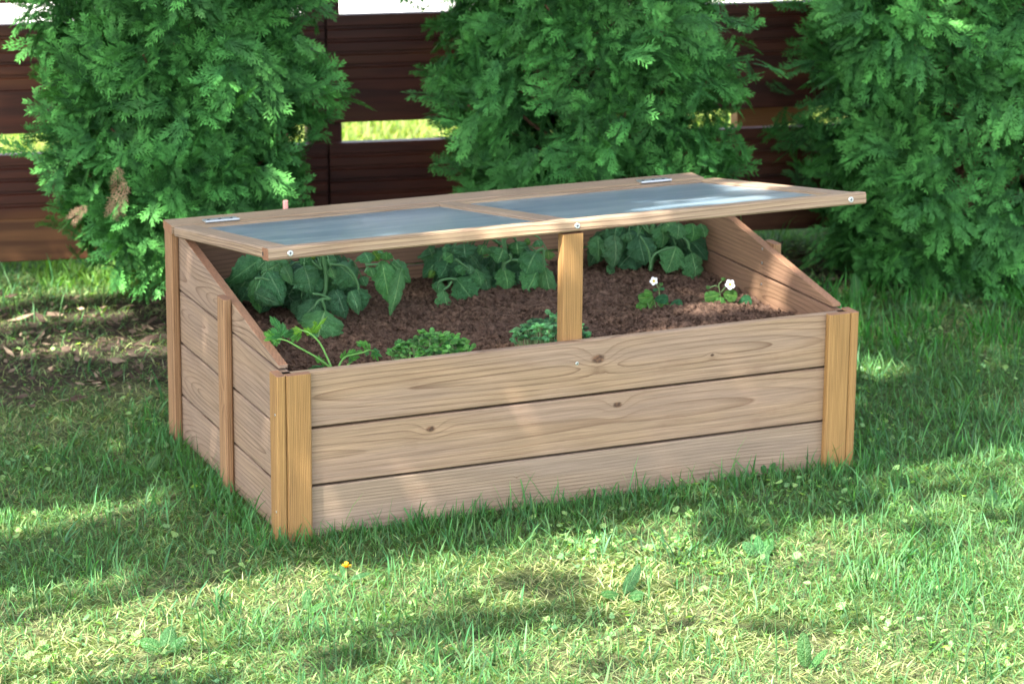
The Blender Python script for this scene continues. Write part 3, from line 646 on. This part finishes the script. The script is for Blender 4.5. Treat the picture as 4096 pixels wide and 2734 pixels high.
def tomato(base, conv, leaves, stems, label, yb, sc, fill):
    root = empty('tomato_plant', tuple(base)); tag(root, label, 'tomato plant', 'tomato plants along the back of the bed')
    LB = MB(); ym = yb
    top = np.array(base)+np.array([0, 0, .13]); stem_part(root, bez([base, np.array(base)+np.array([.01, 0, .06]), top], 6), .0055, .004, GRN, 7)
    for (a, b, w, dy, *rest) in leaves:
        y0 = ym+dy; p0 = at(*conv(*a), y0); p1 = at(*conv(*b), y0-rng.uniform(.0, .025)); wm = w*sc/PXM(y0)*1.5
        hue = rng.random(); col = np.array([.065, .20, .082])*(1-hue)+np.array([.105, .31, .095])*hue
        if rest: col = np.array(rest[0])
        leaflet(LB, p0, p1, wm, face=(rng.uniform(-.5, .3), -1, rng.uniform(.1, .6)), col=col, bulge=rng.uniform(.06, .20), cup=rng.uniform(.25, .7))
        # short stalk back to the plant
        if rng.random() < .6: continue
        back = p0*.75+top*.25+np.array([0, .02, .015]); stem_part(root, bez([back, (back+p0)/2+np.array([0, 0, .008]), p0], 4), .0022, .0013, GRN, 5)
    for st in stems:
        pts = [at(*conv(*q), ym-.10) for q in st]; stem_part(root, bez(pts, 5), .0030, .0022, GRN, 7)
    for (cx_, cz_, rx, rz, n) in fill:
        for k in range(n):
            u, v = conv(cx_+rng.uniform(-rx, rx), cz_+rng.uniform(-rz, rz)); yy = ym+rng.uniform(-.0, .07); p0 = at(u, v, yy); L = rng.uniform(.06, .095); p0[2] = min(p0[2], .50); d = np.array([rng.uniform(-.6, .6), rng.uniform(-.5, .3), -rng.uniform(.3, 1)]); d /= np.linalg.norm(d)
            p1 = p0+d*L; p1[2] = max(p1[2], .30); leaflet(LB, p0, p1, L*rng.uniform(.65, .85), face=(rng.uniform(-.5, .5), -.8, .6), col=(.055, .175, .07), bulge=.12, cup=.5)
            if k % 6 == 0: stem_part(root, bez([top*.6+np.array(base)*.4, (p0+top)/2+np.array([0, 0, .01]), p0], 4), .0025, .0014, GRN, 5)
    LB.build('leaves', M_tomato, root, smooth=True)
YG = (.12, .27, .04)  # yellow-green of leaves caught by the sun, put into their colour
L1 = [((430, 500), (680, 820), 200, -.05), ((345, 515), (410, 920), 150, -.04), ((500, 425), (690, 800), 270, -.06), ((350, 680), (640, 815), 190, -.08), ((930, 365), (1010, 695), 300, -.07), ((690, 360), (790, 585), 130, -.07),
      ((210, 480), (180, 800), 220, .06), ((130, 500), (20, 640), 160, .07), ((1170, 885), (1075, 1255), 400, -.14), ((1130, 740), (850, 1040), 260, -.05), ((1290, 640), (1420, 985), 270, -.08), ((1560, 620), (1610, 890), 200, -.07), ((1480, 650), (1570, 935), 150, -.09),
      ((1330, 345), (1560, 600), 290, -.06), ((1150, 400), (1300, 640), 280, -.02), ((1840, 300), (1930, 805), 220, -.05), ((2070, 380), (1935, 955), 150, -.07), ((1950, 320), (2180, 560), 190, -.05), ((1890, 300), (1900, 195), 120, -.06), ((1700, 380), (1745, 500), 110, -.06),
      ((640, 330), (420, 470), 150, -.03), ((1000, 250), (890, 350), 160, -.04), ((1640, 200), (1700, 330), 200, -.05), ((1100, 260), (1320, 310), 150, -.04), ((1740, 190), (1810, 300), 160, 0, YG), ((1240, 380), (1290, 520), 90, -.09), ((1000, 500), (1130, 660), 160, -.04),
      ((560, 340), (800, 420), 180, -.02), ((1250, 330), (1120, 470), 190, -.03), ((900, 760), (860, 1010), 180, -.01), ((1600, 480), (1660, 600), 110, -.05), ((480, 300), (380, 400), 130, 0), ((1000, 230), (1060, 290), 200, .02, YG)]
S1 = [[(1030, 690), (1130, 700), (1230, 740)], [(1240, 745), (1110, 760), (1040, 860)], [(1140, 760), (1165, 820), (1180, 890)], [(1240, 345), (1400, 360), (1500, 450), (1560, 570), (1570, 640)], [(1650, 352), (1740, 345), (1800, 342)], [(350, 510), (430, 505), (520, 530)], [(1680, 370), (1640, 440)]]
tomato(at(*c6(1140, 850), .47), c6, L1, S1, 'tomato plant with drooping leaves beside the parsley, left one of the three', .52, .19533, [(900, 330, 520, 110, 34), (950, 620, 400, 160, 26)])
L2 = [((490, 735), (515, 1125), 175, -.06), ((640, 610), (880, 930), 230, -.06), ((860, 500), (930, 695), 170, -.04), ((920, 520), (1015, 775), 190, -.02), ((740, 470), (640, 540), 130, -.05), ((790, 450), (800, 565), 120, -.06), ((1180, 480), (1235, 770), 195, -.02),
      ((1180, 265), (1110, 435), 260, -.05), ((1560, 290), (1430, 565), 280, -.06), ((1560, 520), (1430, 785), 240, -.04), ((1650, 480), (1740, 935), 150, -.06), ((1680, 290), (1700, 400), 120, -.05, YG), ((1560, 170), (1600, 250), 120, -.04), ((730, 215), (745, 380), 230, -.04), ((960, 220), (900, 340), 160, -.05),
      ((1330, 190), (1350, 345), 200, -.03), ((330, 250), (380, 385), 260, 0), ((560, 380), (450, 610), 210, .01), ((400, 530), (320, 600), 80, 0, YG), ((1000, 470), (1070, 650), 170, .03), ((1300, 440), (1330, 650), 200, .02), ((450, 640), (430, 780), 120, -.03), ((480, 260), (560, 270), 130, 0), ((600, 330), (500, 400), 120, -.03), ((1430, 160), (1490, 220), 90, -.02, YG)]
S2 = [[(630, 385), (720, 450), (790, 500)], [(640, 620), (560, 612), (450, 640), (425, 720)], [(590, 640), (550, 700), (490, 740)], [(1250, 330), (1265, 390), (1200, 440)], [(1340, 400), (1265, 395)], [(1640, 270), (1590, 280), (1540, 310)], [(1640, 280), (1640, 420), (1650, 480)]]
tomato(at(*c7(1150, 640), .56), c7, L2, S2, 'tomato plant with long drooping leaflets beside the upright prop, middle one of the three', .58, .20114, [(1000, 330, 480, 110, 28), (1150, 520, 320, 100, 14)])
L3 = [((250, 250), (255, 540), 200, -.02), ((440, 250), (430, 625), 250, -.04), ((700, 260), (775, 585), 245, -.05), ((960, 140), (965, 410), 210, -.03), ((1150, 120), (1130, 300), 190, -.05), ((1300, 120), (1290, 330), 210, -.05), ((1120, 370), (1005, 675), 230, -.05), ((1290, 440), (1320, 805), 215, -.07),
      ((1180, 540), (1150, 690), 150, 0), ((1390, 120), (1440, 280), 130, -.04), ((360, 580), (435, 690), 80, -.03), ((600, 210), (620, 340), 170, -.03), ((840, 200), (850, 340), 160, -.01), ((340, 200), (350, 270), 150, .01), ((1000, 110), (1080, 200), 150, -.03), ((570, 380), (520, 560), 120, .02), ((860, 380), (870, 560), 110, .03), ((740, 150), (700, 250), 170, 0)]
S3 = [[(830, 640), (855, 500), (930, 430), (1100, 380)], [(1260, 400), (1250, 330), (1200, 280)], [(840, 600), (810, 420), (720, 260)]]
tomato(at(*c8(830, 640), .60), c8, L3, S3, 'tomato plant in the back right corner behind the two strawberry plants', .62, .20752, [(800, 180, 480, 90, 26), (850, 420, 300, 80, 8)])

# parsley
def stalk(B, conv, pts, y0, y1, r0=.0022, r1=.0014, col=(.13, .30, .06)):
    P = [at(*conv(*q), y0+(y1-y0)*i/(len(pts)-1)) for i, q in enumerate(pts)]; tube(B, bez(P, 6), r0, r1, col, 7)
def parsley(base, stems, leaves, label, y0, ym):
    root = empty('parsley_plant', tuple(base)); tag(root, label, 'parsley', 'parsley seedlings by the front board'); LB = MB(); SB = MB()
    for s_ in stems: SB = MB(); stalk(SB, c5, s_, y0, ym); SB.build('stem', M_stem, root, smooth=True)
    for (a, b, w, col) in leaves:
        yy = ym+rng.uniform(-.01, .01); lobed(LB, at(*c5(*a), yy), at(*c5(*b), yy-.004), w*.1709/PXM(yy), col=col)
    LB.build('leaves', M_herb, root)
G1, G2, G3 = (.085, .29, .10), (.13, .38, .08), (.22, .48, .06)
parsley(at(*c5(1090, 900), .11), [[(1095, 905), (1040, 780), (940, 580), (820, 455), (730, 415), (640, 390)], [(1085, 905), (880, 760), (720, 670), (580, 590), (480, 540), (380, 525), (310, 590)], [(1060, 890), (960, 830)]],
        [((440, 480), (340, 270), 260, G1), ((350, 330), (265, 195), 110, G1), ((330, 510), (185, 420), 200, G2), ((370, 530), (295, 615), 120, G2), ((630, 425), (440, 500), 150, G1), ((700, 430), (555, 360), 170, G3), ((680, 440), (545, 600), 130, G2), ((820, 450), (720, 350), 120, G3), ((820, 440), (1015, 240), 120, G3),
         ((900, 330), (850, 290), 90, G3), ((440, 500), (240, 480), 160, G1), ((960, 830), (880, 745), 100, G2), ((960, 850), (1035, 830), 110, G2), ((950, 870), (960, 910), 90, G1), ((940, 900), (790, 930), 80, G1), ((420, 480), (470, 330), 140, G1), ((360, 540), (250, 540), 130, G2)],
        'tall two-stemmed parsley seedling in the left front corner of the bed', .11, .15)
parsley(at(*c5(1195, 885), .11), [[(1190, 890), (1240, 800), (1310, 750), (1520, 700), (1600, 670), (1680, 700)], [(1310, 870), (1370, 820)]],
        [((1240, 800), (1285, 680), 90, G2), ((1310, 760), (1400, 640), 80, G2), ((1340, 770), (1520, 670), 150, G2), ((1320, 790), (1420, 800), 110, G1), ((1600, 680), (1540, 560), 120, G2), ((1560, 600), (1405, 550), 90, G2), ((1640, 670), (1785, 765), 110, G1), ((1660, 700), (1720, 815), 110, G2), ((1570, 680), (1565, 750), 80, G1), ((1480, 600), (1460, 620), 70, G1)],
        'small trailing parsley seedling between the tall parsley and the basil', .11, .14)
# basil
def basil(uv, yc, rad, hgt, n, label, cols):
    c = at(*uv, yc); root = empty('basil_clump', (c[0], yc, float(soil_h(c[0], yc)))); tag(root, label, 'basil', 'basil clumps by the front board'); LB = MB(); SB = MB(); z0 = root.location[2]
    for k in range(n):
        a = rng.uniform(0, 6.28); rr = math.sqrt(rng.random()); x = c[0]+math.cos(a)*rr*rad; y = yc+math.sin(a)*rr*rad*.8; h = hgt*(1-.55*rr*rr)*rng.uniform(.7, 1.08)
        p = np.array([x, y, z0+h]); az = rng.uniform(0, 6.28)
        tube(SB, [(x*.9+c[0]*.1, y*.9+yc*.1, z0-.004), (x, y, z0+h)], .0009, .0007, (.25, .36, .16), 4)
        for sg in (0, math.pi):
            L = rng.uniform(.011, .019); el = rng.uniform(-.1, .5); d = np.array([math.cos(az+sg)*math.cos(el), math.sin(az+sg)*math.cos(el), math.sin(el)])
            cc = np.array(cols[0])*(1-rng.random())+np.array(cols[1])*rng.random(); leaflet(LB, p, p+d*L, L*.82, face=(0, -.1, 1), kind='oval', col=cc.clip(.01, .5), bulge=.28, cup=.7, nu=6)
    LB.build('leaves', M_herb, root, smooth=True); SB.build('stem', M_stem, root)
basil((990, 800), .125, .080, .062, 150, 'dense glossy basil clump left of the upright prop', ((.09, .32, .08), (.17, .42, .09)))
basil((1262, 765), .125, .075, .068, 120, 'pale matt basil clump partly hidden behind the upright prop', ((.10, .32, .14), (.15, .38, .15)))
# strawberries
def flower(root, c, nrm, r):
    B = MB(); c = np.array(c); nrm = norm(np.array(nrm, float)); a = norm(np.cross(nrm, [.2, .1, .97])); b = np.cross(nrm, a)
    for k in range(5):
        an = k*2*math.pi/5+.3; d = a*math.cos(an)+b*math.sin(an); s = -a*math.sin(an)+b*math.cos(an); V = [c+nrm*.0006]
        for t in np.linspace(-1, 1, 9): V.append(c+d*r*(.25+.75*math.cos(t*1.35))+s*r*.46*math.sin(t*1.5)+nrm*r*(.16*math.cos(t*1.2)))
        B.add(V, [(0, i, i+1) for i in range(1, 9)])
    o = B.build('flower', M_petal, root, smooth=True)
    B = MB(); disk(B, c+nrm*.0008, nrm, r*.30, r*.16, 12); q = B.build('flower_centre', M_yellow, root, smooth=True); mw = q.parent; q.parent = o
def strawberry(base, leaves, stems, buds, fl, label, ym):
    root = empty('strawberry_plant', tuple(base)); tag(root, label, 'strawberry plant', 'flowering strawberry plants'); LB = MB(); SB = MB()
    for (a, b, w, col) in leaves:
        yy = ym+rng.uniform(-.012, .012); leaflet(LB, at(*c8(*a), yy), at(*c8(*b), yy-.012), w*.20752/PXM(yy)*1.45, face=(0, -1, .45), kind='straw', col=col, bulge=.05, cup=.25, nu=14)
    for s_ in stems: SB = MB(); stalk(SB, c8, s_, ym, ym-.005, .0013, .0010, (.17, .27, .10)); SB.build('stem', M_stem, root, smooth=True)
    for q in buds:
        p = at(*c8(*q), ym-.005); BB = MB()
        for k in range(5): an = k*1.256; leaflet(BB, p-np.array([0, 0, .003]), p+np.array([math.cos(an)*.004, math.sin(an)*.004, .005]), .005, kind='oval', col=(.13, .3, .09), nu=4)
        BB.build('bud', M_herb, root, smooth=True)
    LB.build('leaves', M_herb, root, smooth=True)
    for (q, nrm, r) in fl: flower(root, at(*c8(*q), ym-.012), nrm, r*.20752/PXM(ym))
YB = (.13, .34, .07); DB = (.05, .20, .08)
strawberry(at(*c8(895, 1130), .33), [((870, 935), (700, 945), 100, YB), ((880, 960), (1035, 950), 95, DB), ((810, 980), (685, 1055), 85, YB), ((870, 960), (820, 1045), 110, YB), ((920, 975), (1025, 1060), 110, YB), ((860, 900), (760, 880), 70, YB), ((1055, 1015), (1190, 1000), 95, DB), ((890, 1140), (820, 1225), 65, DB), ((900, 1150), (985, 1180), 70, DB), ((890, 1150), (890, 1210), 50, DB), ((925, 840), (990, 845), 32, DB), ((920, 845), (862, 858), 32, DB)],
           [[(900, 1130), (890, 1040), (880, 960)], [(940, 1110), (935, 1040), (900, 970)], [(850, 1120), (820, 1060), (800, 1000)], [(1000, 1120), (1040, 1060), (1060, 1010)], [(900, 1120), (930, 930), (925, 840), (890, 775)], [(925, 840), (950, 810)]], [(950, 800)], [((873, 757), (-.6, -.6, .35), 50)],
           'strawberry plant nearer the prop, its white flower turned sideways', .33)
strawberry(at(*c8(1670, 1100), .33), [((1600, 905), (1430, 945), 110, YB), ((1610, 930), (1600, 1060), 170, YB), ((1640, 900), (1795, 925), 125, YB), ((1810, 1005), (1955, 965), 130, DB), ((1815, 1020), (1865, 1155), 145, DB), ((1800, 1005), (1725, 1040), 110, DB), ((1540, 1000), (1335, 1080), 120, (.04, .16, .07)), ((1570, 1060), (1590, 1110), 90, DB), ((1720, 1060), (1740, 1110), 60, DB)],  # darkest leaf, on the left, carries its shade in the colour
           [[(1690, 1105), (1650, 1010), (1610, 940), (1600, 870), (1590, 800), (1620, 755)], [(1620, 880), (1660, 825), (1705, 800)], [(1590, 825), (1550, 808), (1485, 830)], [(1690, 1105), (1700, 1010), (1790, 1005)], [(1660, 1100), (1600, 1010), (1540, 1000)], [(1640, 1100), (1640, 1010)]], [(1640, 742), (1470, 835)], [((1712, 795), (-.1, -.9, .4), 62)],
           'strawberry plant nearer the right end, its white flower facing the front', .33)

# ---------------------------------------------------------------- weeds in the lawn
def weed(uv, leaves, label, cat='weed', name='broadleaf_weed', kind='oval', col=(.085, .23, .075), group=None):
    d = CF + CR*(uv[0]*KD-2048)/FPX - CU*(uv[1]*KD-1367)/FPX; g = CAM+d*(-CAM[2]/d[2]); g[2] = 0
    root = empty(name, tuple(g)); tag(root, label, cat, group); LB = MB()
    for (az, el, L, w) in leaves:
        L *= .75; w *= .7; az = math.radians(az); el = math.radians(el); dd = np.array([math.cos(az)*math.cos(el), math.sin(az)*math.cos(el), math.sin(el)]); leaflet(LB, g+dd*.006+np.array([0, 0, .004]), g+dd*L+np.array([0, 0, .008]), w, face=(-.2, -.7, .8), kind=kind, col=col, bulge=.08, cup=.4, nu=10)
    LB.build('leaves', M_herb, root, smooth=True); return root, g
weed((1745, 1282), [(150, 35, .055, .034), (30, 30, .06, .036), (270, 20, .05, .04), (80, 55, .05, .03)], 'broad pale leaves flat in the grass below the right half of the front boards')
weed((1430, 1372), [(40, 28, .10, .036), (200, 15, .075, .03), (300, 12, .06, .034)], 'dandelion-like leaves standing up in the sunlit grass below the prop')
weed((1848, 1545), [(100, 82, .085, .038), (10, 30, .07, .02)], 'single upright oval leaf at the bottom edge of the lawn')
weed((1965, 708), [(100, 83, .105, .045), (160, 70, .07, .02)], 'tall plantain leaf standing on the earth behind the right front post')
weed((335, 1092), [(30, 35, .07, .035), (200, 30, .06, .03)], 'broad green leaf in the shaded grass left of the cold frame')
weed((2275, 1165), [(60, 25, .06, .04), (170, 20, .07, .03), (300, 15, .06, .035)], 'sunlit lobed leaves near the right edge of the lawn')
weed((700, 1410), [(60, 40, .06, .026), (330, 25, .05, .022)], 'dark leaf in the sunny grass below the left front post')
weed((380, 1500), [(60, 30, .07, .045), (160, 25, .06, .04), (270, 15, .05, .035), (350, 30, .055, .03)], 'leafy weed rosette at the bottom left of the lawn')
weed((1760, 1095), [(120, 50, .035, .02), (20, 40, .04, .018)], 'low dark weed right below the right end of the bottom board')
r_, g = weed((795, 1335), [(200, 20, .06, .018), (330, 15, .06, .018), (90, 25, .05, .016)], 'dandelion with a small yellow flower below the left front post', 'dandelion', 'dandelion')
SB = MB(); fc = g+np.array([0, 0, .028]); tube(SB, [g, fc], .0016, .0014, (.2, .3, .1), 6); SB.build('stem', M_stem, r_)
B = MB()
for k in range(34):
    a = rng.uniform(0, 6.28); e = rng.uniform(.1, 1.3); L = rng.uniform(.006, .011); d = np.array([math.cos(a)*math.cos(e), math.sin(a)*math.cos(e), math.sin(e)]); s = np.array([-math.sin(a), math.cos(a), 0])*.0012
    B.add([fc-s, fc+s, fc+d*L+s, fc+d*L-s], [(0, 1, 2, 3)])
B.build('flower', simple('dandelion_yellow', (.78, .42, .02), .6, .2, 0, 300, .1), r_)

# ---------------------------------------------------------------- unseen shade tree, leaves and gaps set out to shape the sun patches
LIT = [(-.42, .30, .28, .08), (-.60, -.24, .50, .20), (-.02, -.22, .17, .07), (-.20, -.40, .40, .16), (.26, -.25, .15, .06), (.92, -.42, .20, .10), (.70, -.56, .30, .12), (1.05, -.70, .34, .26), (.50, -.90, .36, .14), (.90, -1.0, .4, .16), (.28, -.70, .16, .10), (.50, -.52, .12, .06),
       (.02, 2.12, .50, .17), (2.25, 2.15, .45, .14), (.0, 1.52, .18, .06), (.15, 1.42, .16, .045), (.27, 1.58, .14, .05), (-.05, 1.80, .30, .07), (.80, 1.5, .18, .16), (-.25, 1.62, .2, .04), (.02, -.13, .05, .02), (.75, -.16, .08, .025), (1.45, -.10, .22, .08),
       (.38, .30, .06, .035), (.95, .262, .30, .028), (.24, .165, .03, .03), (1.30, .40, .12, .06), (1.62, 1.05, .10, .25), (1.55, .62, .12, .10), (3.0, 1.45, .10, .14), (2.5, 1.55, .06, .20)]
def cover(x, y):
    m_ = np.full(x.shape, .996)
    fg = np.clip((-.14-y+.0*x)/.14, 0, 1); m_ = m_*(1-fg)+fg*(.08+1.0*np.clip((fbm(x, y*1.4, 5.0, 77)-.50)*7, 0, 1)).clip(0, .985)
    for (cx_, cy_, rx, ry) in LIT:
        d = np.sqrt(((x-cx_)/rx)**2+((y-cy_)/ry)**2)+(fbm(x, y, 9, 90)-.5)*.9; m_ = np.where(d < 1.15, np.minimum(m_, .0+.9*np.clip((d-.8)/.35, 0, 1)), m_)
    return m_.clip(0, .996)
def canopy(trunk, box, n, label, seed):
    r = np.random.default_rng(seed); root = empty('shade_tree', (trunk[0], trunk[1], 0)); tag(root, label, 'tree')
    n = int((box[1]-box[0])*(box[3]-box[2])*290*5.55); x = r.uniform(box[0], box[1], n); y = r.uniform(box[2], box[3], n); dens = -np.log(1-cover(x, y))/5.55; k = r.random(n) < dens; x, y = x[k], y[k]; n = len(x)
    h = r.uniform(3.1, 4.3, n); s = SUN/SUN[2]; P = np.stack([x, y, np.zeros(n)], -1)+s[None]*h[:, None]
    d = norm(r.normal(0, 1, (n, 3))); nn = norm(SUN[None]*.8+r.normal(0, .5, (n, 3))); d = norm(d-nn*(d*nn).sum(-1, keepdims=True)); b = np.cross(nn, d); L = r.uniform(.035, .055, n)[:, None]; w = L*.62
    V = np.stack([P-d*L, P-d*L*.2-b*w, P+d*L*.5-b*w*.7, P+d*L, P+d*L*.5+b*w*.7, P-d*L*.2+b*w], 1).reshape(-1, 3)
    c = np.repeat(np.array([.05, .13, .03])[None]*r.uniform(.7, 1.4, (n, 1)), 6, 0)
    fast_mesh('crown', V, np.arange(6*n).reshape(-1, 6), c, M_canopy, root)
    T = MB(); t0 = np.array([trunk[0], trunk[1], 0.]); t1 = t0+np.array([.1, .1, 2.4]); tube(T, bez([t0, t0+np.array([.03, -.02, 1.2]), t1, t1+np.array([.3, .1, 1.2])], 6), .13, .07, (1, 1, 1), 12)
    Lm = T
    for k in range(16):
        q = P[r.integers(n)]; st = t0+np.array([.05, .05, r.uniform(2.0, 3.2)]); q = q+np.array([0, 0, .1]); md = (st+q)/2+np.array([0, 0, -.12]); 
        tube(Lm, bez([st, md, q], 6), .022, .005, (1, 1, 1), 6)
    Lm.build('trunk', M_bark, root, smooth=True)
canopy((-4.4, -1.4), (-1.4, 4.0, -1.6, 2.9), 0, 'unseen broadleaf tree to the left of the viewer, its crown shaped to shade the cold frame', 5)
print('objects', len(bpy.data.objects))
